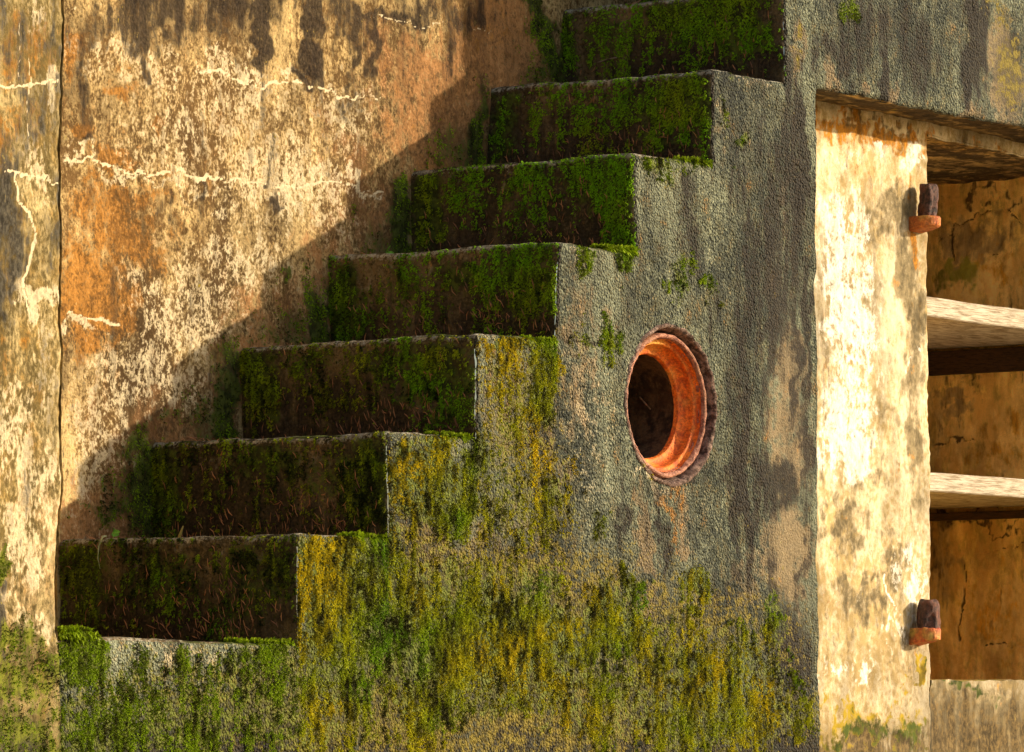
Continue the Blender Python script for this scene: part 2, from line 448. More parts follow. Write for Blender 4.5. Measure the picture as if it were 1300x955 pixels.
def stair_front_map(p):
    i = step_index(p[:, 0]+1e-5)
    # vertices on a riser line above the lower tread belong to the upper block
    r = near_hole(p)
    # snap to hole circle
    k = (r < HR+.006) & (r > HR-.006)
    s = HR/np.maximum(r, 1e-6)
    q = p.copy()
    q[:, 0] = np.where(k, HX+(p[:, 0]-HX)*s, p[:, 0]); q[:, 2] = np.where(k, HZ+(p[:, 2]-HZ)*s, p[:, 2])
    i = np.where((np.abs(p[:, 0]-np.round(p[:, 0]/RUN)*RUN) < 1e-5) & (p[:, 2] <= Z1+RISE*(i-1)+1e-5), i-1, i)
    i = np.maximum(i, -1)
    return round_box(q, i)

G = .0042
stairs = empty('concrete_staircase', (0, 0, ZB), 'mossy grey concrete staircase with an open side wall and dark risers climbing to the right', 'staircase')
us = lines(XP, XR, G, XS+[XP]); zs = lines(ZB, ZTOP, G, ZS+[Z1-RISE, ZL])
def keep_f(c):
    return (c[:, 2] < topz(c[:, 0])) & (near_hole(c) > HR-.001)
side, sb, sp_, sm_, sq = sheet('side_wall', 1, 0., us, zs, M['front'], front_layers, keep_f, stair_front_map, modm=fpit)
adopt(side, stairs)

riser_moss = {
 0: [(110, 745, 34, 60, .62), (200, 735, 50, 40, .5), (330, 740, 46, 50, .62), (290, 780, 40, 25, .45)],
 1: [(215, 610, 26, 62, .85), (345, 588, 40, 22, .7), (455, 600, 38, 50, .85), (400, 600, 26, 30, .5), (475, 655, 16, 26, .7)],
 2: [(330, 485, 26, 60, .95), (410, 465, 34, 26, .5), (480, 470, 40, 22, .65), (550, 480, 52, 40, .85), (575, 520, 26, 30, .8)],
 3: [(435, 375, 24, 55, .95), (520, 355, 44, 20, .5), (610, 348, 52, 26, .85), (675, 360, 34, 50, .95)],
 4: [(540, 265, 24, 52, .95), (600, 250, 34, 26, .5), (670, 240, 36, 18, .7), (765, 235, 46, 34, 1.), (790, 280, 18, 36, .8)],
 5: [(635, 150, 22, 45, .85), (690, 140, 30, 20, .45), (770, 145, 44, 18, .65), (862, 140, 44, 48, 1.), (830, 120, 36, 20, .8)],
 6: [(712, 60, 20, 50, .95), (770, 45, 34, 24, .6), (900, 25, 64, 34, 1.), (950, 50, 32, 36, 1.), (840, 30, 40, 20, .7)],
 7: [(800, 0, 60, 20, .6)], 8: [],
}
riser_data = []
for i in range(NS):
    X = XS[i]; zlo = ZS[i]-RISE
    lay = {'moss': riser_moss[i],
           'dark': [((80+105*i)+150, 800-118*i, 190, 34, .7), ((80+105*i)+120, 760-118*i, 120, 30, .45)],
           'tan': [((80+105*i)+150, 700-118*i, 160, 8, .35)], 'white': []}
    ys = lines(0., W+.01, G*1.15, [0., W]); zz = lines(zlo-.01, ZS[i], G*1.15)
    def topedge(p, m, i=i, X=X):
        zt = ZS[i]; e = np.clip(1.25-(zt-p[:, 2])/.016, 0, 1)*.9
        m['white'] = np.maximum(m.get('white', 0), e*.75)  # pale lip: worn nosing with its highlight put into the colour
        ed = np.clip(1.3-p[:, 1]/.014, 0, 1)*.0
        m['white'] = np.maximum(m['white'], ed)
        m['moss'] = np.clip(m['moss']*(1-.8*e), 0, 1)
        return m
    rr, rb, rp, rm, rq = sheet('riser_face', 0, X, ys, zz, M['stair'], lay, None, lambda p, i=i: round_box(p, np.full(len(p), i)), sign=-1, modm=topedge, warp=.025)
    riser_data.append((X, i, rb, rp, rm))
    # tread: from this riser back to the next one
    x1 = XS[i+1] if i+1 < NS else XEND
    xs = lines(X, x1+.01, .006 if i+1 < NS else .03, [X+.006]); yy = lines(0., W+.01, .006)
    XX, YY = np.meshgrid(xs, yy, indexing='ij'); p = np.stack([XX.ravel(), YY.ravel(), np.full(XX.size, ZS[i])], 1)
    b = p.copy(); p = round_box(p, np.full(len(p), i)) + vwarp(b)
    a = np.arange(len(xs)-1)[:, None]*len(yy)+np.arange(len(yy)-1)[None, :]
    q = np.stack([a, a+len(yy), a+len(yy)+1, a+1], -1).reshape(-1, 4)
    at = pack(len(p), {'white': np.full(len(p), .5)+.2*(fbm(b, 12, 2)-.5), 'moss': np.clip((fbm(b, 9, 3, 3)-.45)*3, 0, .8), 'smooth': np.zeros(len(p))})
    tr = mesh_np('tread_face', p, q, M['stair'], None, at)
    # join riser + tread data into ONE step mesh
    def arr(o):
        n = len(o.data.vertices); c = np.empty(n*3, np.float32); o.data.vertices.foreach_get('co', c)
        f = np.empty(len(o.data.polygons)*4, np.int32); o.data.loops.foreach_get('vertex_index', f)
        d = {}
        for k in ('ma', 'mb'):
            z = np.empty(n*4, np.float32); o.data.color_attributes[k].data.foreach_get('color', z); d[k] = z.reshape(-1, 4)
        return c.reshape(-1, 3), f.reshape(-1, 4), d
    c1, f1, d1 = arr(rr); c2, f2, d2 = arr(tr)
    for o in (rr, tr):
        me = o.data; bpy.data.objects.remove(o); bpy.data.meshes.remove(me)
    st = mesh_np('step', np.vstack([c1, c2]), np.vstack([f1, f2+len(c1)]), M['stair'], None, {k: np.vstack([d1[k], d2[k]]) for k in d1})
    adopt(st, stairs)
# ledge (ground-level tread) in front of the first riser
xs = lines(XP-.01, .01, .006); yy = lines(0., W+.01, .006)
XX, YY = np.meshgrid(xs, yy, indexing='ij'); p = np.stack([XX.ravel(), YY.ravel(), np.full(XX.size, Z1-RISE)], 1); b = p.copy()
p = round_box(p, np.full(len(p), -1)) + vwarp(b)
a = np.arange(len(xs)-1)[:, None]*len(yy)+np.arange(len(yy)-1)[None, :]
q = np.stack([a, a+len(yy), a+len(yy)+1, a+1], -1).reshape(-1, 4)
ledge = mesh_np('ledge', p, q, M['stair'], None, pack(len(p), {'white': np.full(len(p), .45), 'moss': np.clip((fbm(b, 9, 3, 3)-.4)*3, 0, .9)}))
adopt(ledge, stairs)

# ------------------------------------------------------------------ back wall
LE = [(193, 560), (308, 443), (415, 330), (520, 222), (620, 112), (716, 15)]     # where the risers meet the back wall
back_layers = {
 'dark': [(395, 40, 13, 66, 1.3), (335, 35, 11, 55, 1.3), (325, 80, 10, 14, 1.0), (395, 85, 12, 24, 1.2), (150, 30, 60, 30, .62), (250, 10, 60, 30, .62), (440, 20, 30, 30, .6), (560, 10, 60, 24, .5), (350, 10, 14, 30, .6), (180, 15, 40, 30, .8), (235, 20, 40, 26, .65), (275, 60, 26, 20, .4), (478, 60, 9, 70, .8), (450, 90, 6, 90, .6),
          (380, 120, 6, 16, .8), (345, 255, 4, 14, .7), (500, 10, 40, 14, .7), (420, 0, 60, 12, .7), (100, 60, 8, 70, .5), (300, 0, 60, 16, .6), (182, 80, 4, 30, .7), (110, 130, 14, 30, .4), (560, 60, 12, 50, .35),
          (250, 230, 5, 30, .4), (210, 255, 5, 40, .4), (450, 130, 10, 40, .5), (115, 190, 12, 12, .5), (140, 30, 26, 20, .4)],
 'ochre': [(100, 165, 16, 24, .95), (150, 182, 22, 14, .95), (148, 120, 12, 20, .8), (194, 142, 9, 10, .8), (212, 196, 10, 9, .8), (110, 265, 16, 16, .75), (145, 250, 30, 30, .8), (195, 245, 20, 18, .7), (150, 305, 50, 40, .95),
           (108, 370, 40, 44, 1.), (150, 370, 28, 24, .8), (115, 440, 30, 34, .8), (180, 320, 26, 24, .7), (265, 200, 8, 40, .45), (93, 70, 9, 40, .8), (270, 140, 12, 30, .3), (560, 230, 30, 40, .3), (590, 30, 50, 20, .4)],
 'tan': [(640, 60, 80, 90, .85), (560, 130, 90, 110, .7), (600, 230, 90, 80, .8), (470, 250, 60, 60, .6), (440, 330, 60, 70, .65), (370, 400, 80, 60, .6), (330, 480, 70, 60, .6), (230, 560, 80, 50, .6), (180, 640, 90, 50, .75), (120, 700, 70, 40, .8),
         (250, 480, 60, 30, .4), (500, 60, 50, 60, .5), (410, 180, 20, 80, .4), (140, 540, 40, 60, .35)],
 'white': [(345, 220, 50, 60, .62), (300, 130, 70, 40, .45), (430, 160, 40, 60, .5), (240, 400, 60, 50, .55), (300, 330, 60, 40, .5), (200, 480, 70, 50, .5), (130, 560, 40, 70, .5), (100, 600, 16, 60, .55), (160, 70, 60, 26, .5),
           (115, 206, 40, 8, .62), (210, 216, 50, 9, .62), (300, 230, 50, 9, .6), (410, 238, 60, 9, .6), (300, 106, 40, 7, .6), (430, 118, 50, 7, .55), (100, 208, 12, 7, 1.), (165, 209, 24, 5, .8), (250, 223, 14, 7, 1.), (325, 112, 16, 6, 1.), (372, 111, 14, 5, 1.), (270, 95, 18, 4, .8), (350, 235, 22, 7, .8), (100, 404, 20, 10, 1.), (458, 238, 24, 6, .9), (140, 408, 10, 5, .8),
           (440, 115, 16, 5, .5), (230, 160, 70, 50, .42), (400, 260, 50, 40, .45), (215, 70, 20, 16, .5), (130, 700, 60, 30, .2)],
 'moss': [(x-14, y+62, 16, 62, .80) for x, y in LE] + [(x-40, y+82, 30, 34, .50) for x, y in LE] + [(x-66, y+104, 40, 12, .46) for x, y in LE] +
         [(680, 20, 20, 30, .85), (693, 60, 12, 50, .95), (360, 342, 8, 7, .7), (150, 660, 26, 20, .6), (255, 545, 30, 14, .55), (335, 440-20, 20, 20, .4), (1, 1, 1, 1, 0)],
 'line': [('l', [(255, 92), (290, 100), (330, 110), (355, 109), (395, 112), (430, 119), (482, 125)], 1.8, .9),
          ('l', [(470, 20), (500, 24), (535, 34), (560, 31)], 1.3, .7), ('l', [(600, 38), (625, 44)], 1.3, .7),
          ('l', [(83, 203), (105, 205), (125, 201), (150, 208), (180, 217), (220, 210), (250, 221), (300, 227), (340, 236), (390, 238), (412, 231), (440, 240), (485, 243)], 2.0, .95),
          ('l', [(85, 398), (110, 402), (150, 405)], 2, .8), ('l', [(229, 218), (227, 262)], .9, .6), ('l', [(322, 300), (325, 370)], .8, .5), ('l', [(300, 420), (305, 450), (312, 480)], .8, .5),
          ('l', [(90, 12), (110, 10), (128, 4)], 1.5, .5), ('l', [(270, 395), (240, 300), (250, 250)], .7, .35)],
 'smooth': [],
}
yb = W
us = lines(-.72, 4.6, .0052); zs = lines(ZB+.1, 3.0, .0052)
def keep_b(c): return (c[:, 2] > topz(c[:, 0])-.05) & (c[:, 2] < 2.95) & ~((c[:, 0] > 2.6) & (c[:, 2] > 2.85))
back, bb, bp, bm, bq = sheet('retaining_wall', 1, yb, us, zs, M['back'], back_layers, keep_b, lump=.006)
tag(back, 'tall cream and orange stained concrete wall behind the stairs, streaked black at the top', 'wall')

# ------------------------------------------------------------------ pillar, left
pillar_layers = {
 'dark': [(0, 965, 300, 40, .75), (8, 270, 18, 70, .85), (5, 350, 8, 40, .8), (60, 160, 16, 30, .5), (72, 280, 7, 60, .6), (20, 60, 20, 50, .45), (5, 40, 14, 70, .4), (70, 60, 6, 50, .45), (35, 300, 30, 30, .35), (5, 790, 10, 30, .6), (60, 130, 20, 14, .4)],
 'ochre': [(40, 60, 40, 60, .45), (10, 172, 14, 5, .8), (20, 180, 30, 60, .4), (10, 450, 14, 30, .4), (40, 520, 12, 40, .3)],
 'tan': [(60, 700, 26, 90, .55), (40, 620, 40, 60, .4), (40, 780, 30, 40, .5)],
 'white': [(50, 380, 26, 10, 1.), (35, 395, 6, 20, .9), (55, 215, 16, 26, .5), (20, 560, 26, 40, .55), (50, 600, 26, 40, .5), (30, 700, 30, 60, .6), (50, 800, 26, 14, .6), (72, 130, 6, 30, .7), (60, 480, 20, 60, .35), (45, 660, 30, 30, .5), (40, 5, 8, 20, .5)],
 'moss': [(0, 920, 120, 40, .6), (0, 720, 5, 26, .9), (20, 835, 30, 26, .6), (45, 820, 14, 24, .65), (0, 855, 60, 20, .6), (70, 850, 16, 16, .7), (-40, 760, 20, 60, .5)],
 'line': [('l', [(-20, 113), (20, 113), (40, 111), (75, 112)], 1.6, .9), ('l', [(39, 75), (40, 110), (36, 150)], 1.4, .7), ('l', [(36, 160), (35, 215)], .9, .6),
          ('l', [(8, 216), (40, 221), (60, 229), (84, 240)], 1.6, .95), ('l', [(20, 222), (26, 248), (40, 275), (46, 300), (40, 330), (30, 362), (36, 400)], 1.8, .95), ('l', [(22, 0), (24, 40), (28, 100)], 1.2, .6)],
 'yellow': [(20, 840, 50, 26, .5)],
}
us = lines(XLEFT, XP, .0045); zs = lines(ZB, 3.0, .0045)
def pil_map(p):
    q = p.copy(); e = np.clip(1-(XP-p[:, 0])/.012, 0, 1); q[:, 1] += .012*(1-np.sqrt(1-np.clip(e, 0, 1)**2))*.9*(sstep(Z1-RISE-.01, Z1-RISE+.04, p[:, 2]))
    return q
pil = empty('concrete_pillar', (-1.45, .3, ZB), 'flat ochre concrete pillar left of the lowest step with white cracks', 'pillar')
pf, pb, pp, pm, pq = sheet('face', 1, 0., us, zs, M['pillar'], pillar_layers, lambda c: c[:, 0] > -1.9, pil_map)
adopt(pf, pil)
us = lines(.0, W, .02); zs = lines(Z1-RISE-.02, 3.0, .02)
o, *_ = sheet('return_face', 0, XP, us, zs, M['pillar'], {}, sign=1); adopt(o, pil)

# ------------------------------------------------------------------ bay with recess, lintel and niche
DR = .14
XN = hit(1179, 400, 1, DR)[0]        # niche edge
ZN = hit(1179, 173, 1, DR)[2]        # niche head
NW, ND = .93, .98
ZF = hit(1220, 863, 1, DR)[2]        # niche floor
bay = empty('concrete_bay', (2.4, DR, ZB), 'whitewashed recessed concrete bay with a lintel and a deep shelved niche, right of the stairs', 'alcove')
# lintel front
lintel_l = {k: v for k, v in front_layers.items()}
us = lines(XR, XEND, .0048); zs = lines(ZL, ZTOP, .0048)
def lin_map(p):
    q = p.copy(); e = np.clip(1-(p[:, 2]-ZL)/.01, 0, 1); q[:, 1] += .01*(1-np.sqrt(1-e**2)); return q
def chips(p): 
    e = np.clip(1-(p[:, 2]-ZL)/.016, 0, 1)
    return -e*np.clip(fbm(p, 26, 3, 91)-.5, 0, 1)*.05
o, *_ = sheet('lintel', 1, 0., us, zs, M['front'], lintel_l, None, lin_map, extra=chips); adopt(o, bay)
lb, lp, lm, lq_ = _; lu = np.unique(lq_)
def flat(name, axes, lo, hi, const, mat, step=.02, masks=None, flip=False, disp=.0):
    """displaced rectangle; axes = (first, second), const on the third"""
    a, b = axes; c = 3-a-b
    A = lines(lo[0], hi[0], step); B = lines(lo[1], hi[1], step)
    AA, BB = np.meshgrid(A, B, indexing='ij'); p = np.zeros((AA.size, 3)); p[:, a] = AA.ravel(); p[:, b] = BB.ravel(); p[:, c] = const
    i = np.arange(len(A)-1)[:, None]*len(B)+np.arange(len(B)-1)[None, :]
    q = np.stack([i, i+len(B), i+len(B)+1, i+1], -1).reshape(-1, 4)
    if flip: q = q[:, ::-1]
    m = masks(p) if masks else {}
    bz = p.copy(); p = p+vwarp(bz)
    if disp: p[:, c] += (fbm(bz, 30, 3, 33)-.5)*disp
    return mesh_np(name, p, q, mat, None, pack(len(p), m))
# soffit of the outer lintel, its shade deepened in colour against the ground bounce
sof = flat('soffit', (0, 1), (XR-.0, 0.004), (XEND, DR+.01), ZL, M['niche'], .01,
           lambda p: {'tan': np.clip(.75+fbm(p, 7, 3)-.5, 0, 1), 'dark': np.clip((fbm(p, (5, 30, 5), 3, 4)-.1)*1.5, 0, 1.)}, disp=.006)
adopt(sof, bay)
# jamb return hidden from the camera
o, *_ = sheet('jamb', 0, XR, lines(.0, DR+.01, .012), lines(ZB, ZL, .02), M['front'], {}, sign=1); adopt(o, bay)
panel_layers = {
 'ochre': [(1070, 158, 60, 18, .8), (1130, 175, 60, 18, .85), (1170, 190, 20, 24, .8), (1160, 250, 10, 70, .45), (1165, 315, 6, 26, 1.), (1160, 305, 8, 12, .9), (1240, 186, 70, 8, .5), (1100, 225, 50, 16, .35)],  # lintel's warm shade gradient painted as an orange band; rust below the bracket
 'tan': [(1140, 260, 30, 34, .7), (1110, 300, 16, 40, .6), (1150, 340, 20, 40, .8), (1160, 400, 18, 50, .8), (1160, 480, 20, 50, .7), (1130, 520, 20, 40, .5), (1160, 560, 20, 60, .8), (1100, 620, 60, 30, .45), (1160, 640, 16, 40, .7),
         (1070, 680, 34, 50, .65), (1130, 700, 40, 40, .6), (1100, 760, 50, 40, .6), (1060, 820, 30, 30, .4), (1150, 800, 20, 20, .6), (1140, 840, 30, 20, .55), (1048, 440, 5, 120, .5), (1046, 620, 6, 80, .5), (1110, 360, 10, 20, .4)],
 'white': [(1118, 185, 8, 10, .8), (1152, 205, 14, 14, .9), (1070, 300, 34, 60, .7), (1080, 400, 34, 80, .9), (1080, 540, 40, 70, .8), (1148, 700, 26, 30, .5), (1130, 790, 22, 22, .6), (1070, 840, 40, 14, .6), (1165, 740, 14, 40, .8), (1150, 450, 5, 5, .8), (1165, 430, 4, 5, .9), (1085, 200, 40, 14, .4)],
 'dark': [(1100, 960, 200, 40, .75), (1160, 400, 8, 70, .3), (1110, 155, 60, 6, .45), (1130, 290, 24, 20, .3)],
 'line': [('l', [(1118, 730), (1125, 755), (1135, 775)], 2, .8), ('l', [(1128, 760), (1120, 800), (1132, 840)], 2, .6)],
 'yellow': [(1164, 842, 9, 24, 1.1), (1150, 862, 20, 8, .7), (1100, 920, 80, 34, .6)],
 'smooth': [],
 'moss': [(1168, 830, 3, 16, .5), (1110, 930, 80, 24, .6)],
}
us = lines(XR-.3, XN, .005); zs = lines(ZB, ZL, .005)
us2 = lines(XN, XEND, .008)
def panel_map(p):
    q = p.copy(); e = np.clip(1-(XN-p[:, 0])/.008, 0, 1)*(p[:, 2] < ZN); q[:, 1] += .008*(1-np.sqrt(1-e**2))
    return q
o, *_ = sheet('jamb_panel', 1, DR, us, zs, M['panel'], panel_layers, None, panel_map); adopt(o, bay)
o, *_ = sheet('niche_head', 1, DR, us2, lines(ZN-.004, ZL, .006), M['panel'], panel_layers); adopt(o, bay)
o, *_ = sheet('sill', 1, DR, us2, lines(ZB, ZF, .01), M['panel'], {'moss': [(1220, 866, 60, 8, .7)], 'tan': [(1240, 900, 80, 60, .9)], 'dark': [(1240, 950, 200, 50, .8), (1240, 900, 80, 20, .5)]}); adopt(o, bay)
o, *_ = sheet('jamb_panel_right', 1, DR, lines(XN+NW, XEND, .01), lines(ZF, ZN, .01), M['panel'], {}); o.name = 'jamb_panel'; adopt(o, bay)
side_l = {
 'moss': [(1210, 350, 26, 30, .65), (1240, 440, 30, 10, .5)],
 'dark': [(1240, 250, 80, 8, .5), (1190, 300, 8, 60, .35), (1240, 662, 70, 6, .7), (1190, 690, 10, 40, .35), (1190, 540, 6, 50, .3), (1260, 480, 80, 8, .3), (1200, 660, 30, 8, .5)],
 'tan': [(1230, 300, 60, 40, .7), (1190, 700, 26, 60, .5), (1215, 520, 40, 20, .6), (1215, 340, 8, 26, .5), (1190, 830, 20, 50, .4)],
 'ochre': [(1270, 350, 40, 30, .6), (1270, 560, 50, 50, .5), (1260, 780, 40, 60, .5)],
 'white': [], 'line': [],
}
crk = [[(1183, 304), (1207, 300), (1210, 285), (1222, 284), (1238, 268), (1245, 270), (1280, 266), (1297, 290)], [(1207, 300), (1212, 330)], [(1255, 323), (1283, 321)],
       [(1185, 567), (1200, 566), (1203, 560), (1235, 562)], [(1222, 716), (1226, 740), (1222, 770), (1215, 800), (1218, 812)], [(1245, 700), (1300, 690)], [(1250, 820), (1300, 815)]]
XSW = XN+NW
for c in crk: side_l.setdefault('pit', []).append(('l', c, 1.25, .8))
def crackdark(p, m):
    m['dark'] = np.maximum(m['dark'], m['pit']*.85); return m
o, *_ = sheet('niche_side', 0, XSW, lines(DR+.002, DR+ND+.02, .004), lines(ZF-.02, ZN+.02, .0035), M['niche'], side_l, sign=-1, modm=crackdark); adopt(o, bay)
o, *_ = sheet('niche_side_hidden', 0, XN, lines(DR+.004, DR+ND, .02), lines(ZF, ZN, .02), M['niche'], {}, sign=1); o.name = 'niche_side'; adopt(o, bay)
o, *_ = sheet('niche_back', 1, DR+ND, lines(XN, XSW, .02), lines(ZF, ZN, .02), M['niche'], {}); adopt(o, bay)
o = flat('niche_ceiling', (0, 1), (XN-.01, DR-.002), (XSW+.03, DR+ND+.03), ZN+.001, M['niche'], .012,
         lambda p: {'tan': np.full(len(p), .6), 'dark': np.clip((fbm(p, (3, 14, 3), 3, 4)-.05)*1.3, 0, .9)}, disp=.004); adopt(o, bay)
o = flat('niche_floor', (0, 1), (XN, DR+.003), (XSW, DR+ND), ZF, M['niche'], .02, lambda p: {'moss': np.full(len(p), .5)}); adopt(o, bay)
# roof slab over the bay and ground-floor closure so the sun cannot leak in
def box(name, lo, hi, mat, bev=0.004, seg=2):
    import bmesh
    bm = bmesh.new(); bmesh.ops.create_cube(bm, size=1)
    lo = np.array(lo); hi = np.array(hi)
    for v in bm.verts: v.co = [(lo[k]+hi[k])/2+v.co[k]*(hi[k]-lo[k]) for k in range(3)]
    if bev: bmesh.ops.bevel(bm, geom=bm.edges[:]+bm.verts[:], offset=bev, segments=seg, affect='EDGES')
    me = bpy.data.meshes.new(name); bm.to_mesh(me); bm.free(); me.materials.append(mat)
    o = bpy.data.objects.new(name, me); COL.objects.link(o); return o
o = box('roof_slab', (XR+.1, DR+.04, ZTOP-.20), (XEND, DR+ND+.3, ZTOP-.02), M['front'], 0); adopt(o, bay)

# ------------------------------------------------------------------ shelf boards and battens in the niche
def board(name, pt, thick_px, label, tilt=0):
    a = hit(*pt, 1, DR+.006); ztop = a[2]; th = thick_px/540.
    xs = lines(XN+.004, XSW-.004, .01); prof = []
    y0, y1 = DR+.008, DR+ND-.02
    r = .003
    sec = [(y0+r, ztop), (y0, ztop-r), (y0, ztop-th/2), (y0, ztop-th+r), (y0+r, ztop-th)] + [(y, ztop-th) for y in np.linspace(y0+.05, y1, 12)] + [(y1, ztop)] + [(y, ztop) for y in np.linspace(y1-.05, y0+.05, 8)]
    vs = []; n = len(sec)
    for x in xs:
        for (y, z) in sec:
            vs.append((x, y, z+tilt*(x-xs[0])))
    vs = np.array(vs); 
    vs = vs + np.stack([0*vs[:, 0], (fbm(vs, (14, 3, 60), 2, 7)-.5)*.004, (fbm(vs, (4, 2, 2), 2, 8)-.5)*.006], 1)
    fs = [(i*n+j, (i+1)*n+j, (i+1)*n+(j+1) % n, i*n+(j+1) % n) for i in range(len(xs)-1) for j in range(n)]
    o = mesh_np(name, vs, np.array(fs)[:, ::-1], M['board'], None, None, smooth=False)
    tag(o, label, 'shelf', 'wooden shelves in the niche')
    return ztop, th
z1, t1 = board('shelf_board', (1179, 377), 26, 'upper pale weathered plank shelf crossing the niche at mid height', .004)
z2, t2 = board('shelf_board', (1179, 600), 25, 'lower pale weathered plank shelf near the niche floor', .010)
def batten(z, h, label):
    o = box('support_batten', (XSW-.035, DR+.03, z-h), (XSW-.001, DR+ND-.01, z), M['batten'], .003)
    tag(o, label, 'batten', 'battens under the shelves'); return o
batten(z1-t1-.003, .062, 'thick dark rotten batten on the niche wall under the upper shelf')
batten(z2-t2-.003, .020, 'thin dark batten stained black under the lower shelf')

# ------------------------------------------------------------------ hinge pintles
def pintle(px_l, py_t, py_b, pin_h, label, seed, stretch=1.0, rad=.0225, tilt=0., bmat='bracket'):
    cx = hit(1166, py_t, 1, DR)[0]
    zt = hit(1166, py_t, 1, DR-.03)[2]; zb = hit(1166, py_b, 1, DR-.03)[2]
    cx += -.016
    root = empty('hinge_pintle', (cx, DR, zb), label, 'hinge pin', 'rusty hinge pins on the niche edge')
    # bracket: bar with a rounded nose standing out of the wall
    hw = .030; L = .062
    out = [(-hw, .02), (-hw, -L+.024)] + [(hw*math.cos(a), -L+.024+.030*math.sin(a)) for a in np.linspace(math.pi, 2*math.pi, 13)][1:] + [(hw, .02)]
    lay = [(zb, .90), (zb+.003, .98), (zb+.007, 1.), ((zb+zt)/2, 1.), (zt-.006, 1.), (zt-.002, .98), (zt, .93)]
    vs = []; n = len(out)
    for z, s in lay:
        for x, y in out: vs.append((cx+x*s, DR+(y if y > 0 else y*s), z+(-.010*(y/.06) if z < (zb+zt)/2 else 0)))
    fs = [(k*n+j, k*n+(j+1) % n, (k+1)*n+(j+1) % n, (k+1)*n+j) for k in range(len(lay)-1) for j in range(n)]
    import bmesh
    vs = np.array(vs); vs = vs+np.stack([(fbm(vs*1.+seed, 90, 3, 5+k)-.5)*.006 for k in range(3)], 1)
    bm = bmesh.new(); bv = [bm.verts.new(v) for v in vs]
    for f in fs: bm.faces.new([bv[i] for i in f])
    bm.faces.new([bv[i] for i in range(n)][::-1]); bm.faces.new([bv[(len(lay)-1)*n+i] for i in range(n)])
    bmesh.ops.recalc_face_normals(bm, faces=bm.faces[:])
    me = bpy.data.meshes.new('bracket'); bm.to_mesh(me); bm.free(); me.materials.append(M[bmat])
    o = bpy.data.objects.new('bracket', me); COL.objects.link(o); adopt(o, root)
    # pin: rough corroded rod
    nn = 40; mm = 36
    th = np.linspace(0, 2*math.pi, nn, endpoint=False); hs = np.linspace(-.022, pin_h, mm)
    vs = []
    for h in hs:
        for t in th: vs.append((math.cos(t)*rad, math.sin(t)*rad, h))
    vs = np.array(vs)
    g = (fbm(vs+seed, (70, 70, 30*stretch), 4, 3)-.5)*.016
    ridge = np.abs(fbm(vs+seed*2, (120, 120, 16), 2, 4)-.5)*-.010
    tp = np.clip((vs[:, 2]-(pin_h-.012))/.012, 0, 1); sc = 1+(g+ridge)/rad - (1-np.sqrt(1-np.clip(tp, 0, .98)**2))*.35
    vs[:, 0] *= sc; vs[:, 1] *= sc
    vs[:, 2] += (fbm(vs+seed, 70, 2, 9)-.5)*.008*(hs.max() > 0)
    vs[:, 0] += tilt*vs[:, 2]
    vs = vs + np.array([cx, DR-.036, zt])
    fs = [(k*nn+j, k*nn+(j+1) % nn, (k+1)*nn+(j+1) % nn, (k+1)*nn+j) for k in range(mm-1) for j in range(nn)]
    top = np.array([[cx+tilt*pin_h, DR-.036, zt+pin_h-.001]]); vs = np.vstack([vs, top]); b0 = (mm-1)*nn
    fs += [(b0+j, b0+(j+1) % nn, len(vs)-1, len(vs)-1) for j in range(nn)]
    me = bpy.data.meshes.new('pin'); me.from_pydata(vs.tolist(), [], [tuple(dict.fromkeys(f)) for f in fs])
    me.materials.append(M['pin']); me.polygons.foreach_set('use_smooth', [True]*len(me.polygons))
    o = bpy.data.objects.new('pin', me); COL.objects.link(o); adopt(o, root)
pintle(1152, 274, 293, .080, 'upper rusty hinge pin standing in an orange bracket at the niche edge', 1.3, 1., .0225, .03)
pintle(1152, 797, 819, .068, 'lower blackened hinge pin in a red and yellow bracket near the niche floor', 4.1, .5, .0275, .06, 'bracket_red')

# ------------------------------------------------------------------ pipe in the wall
pipe = empty('drain_pipe', (HX, 0, HZ), 'round orange rusted pipe mouth set into the grey side wall', 'pipe')
def lathe(name, prof, mat, nseg=128, jit=0., seed=0, js=30):
    th = np.linspace(0, 2*math.pi, nseg, endpoint=False); vs = []
    for r, y in prof:
        for t in th: vs.append((HX+r*math.cos(t), y, HZ+r*math.sin(t)))
    vs = np.array(vs)
    if jit:
        d = vs-np.array([HX, 0, HZ]); rr = np.hypot(d[:, 0], d[:, 2])
        g = (fbm(vs, js, 4, seed)-.5)*2*jit
        jr = np.repeat(np.array([1. if len(p) < 3 else p[2] for p in [tuple(q) for q in prof]]), nseg)
        vs[:, 0] += d[:, 0]/rr*g*jr; vs[:, 2] += d[:, 2]/rr*g*jr; vs[:, 1] += (fbm(vs, js, 3, seed+5)-.5)*1.4*jit*jr
    n = nseg
    fs = [(k*n+j, k*n+(j+1) % n, (k+1)*n+(j+1) % n, (k+1)*n+j) for k in range(len(prof)-1) for j in range(n)]
    o = mesh_np(name, vs, np.array(fs), mat); adopt(o, pipe); return o
def arcprof(r0, y0, r1, y1, n, bulge=0):
    out = []
    for k in range(n):
        t = k/(n-1); out.append((r0+(r1-r0)*t, y0+(y1-y0)*t+bulge*math.sin(t*math.pi)))
    return out
lathe('mortar_ring', [(.183, .012), (.179, -.001), (.174, -.004), (.170, .002), (.167, .014), (.165, .03), (.163, .045), (.160, .05), (.150, .05)], M['mortar'], 200, .0055, 3, 45)
lathe('rim', [(.160, .055), (.160, .022), (.159, .014), (.1555, .011), (.153, .011), (.1495, .013), (.148, .020), (.146, .028)], M['rim'], 200, .0028, 9, 60)
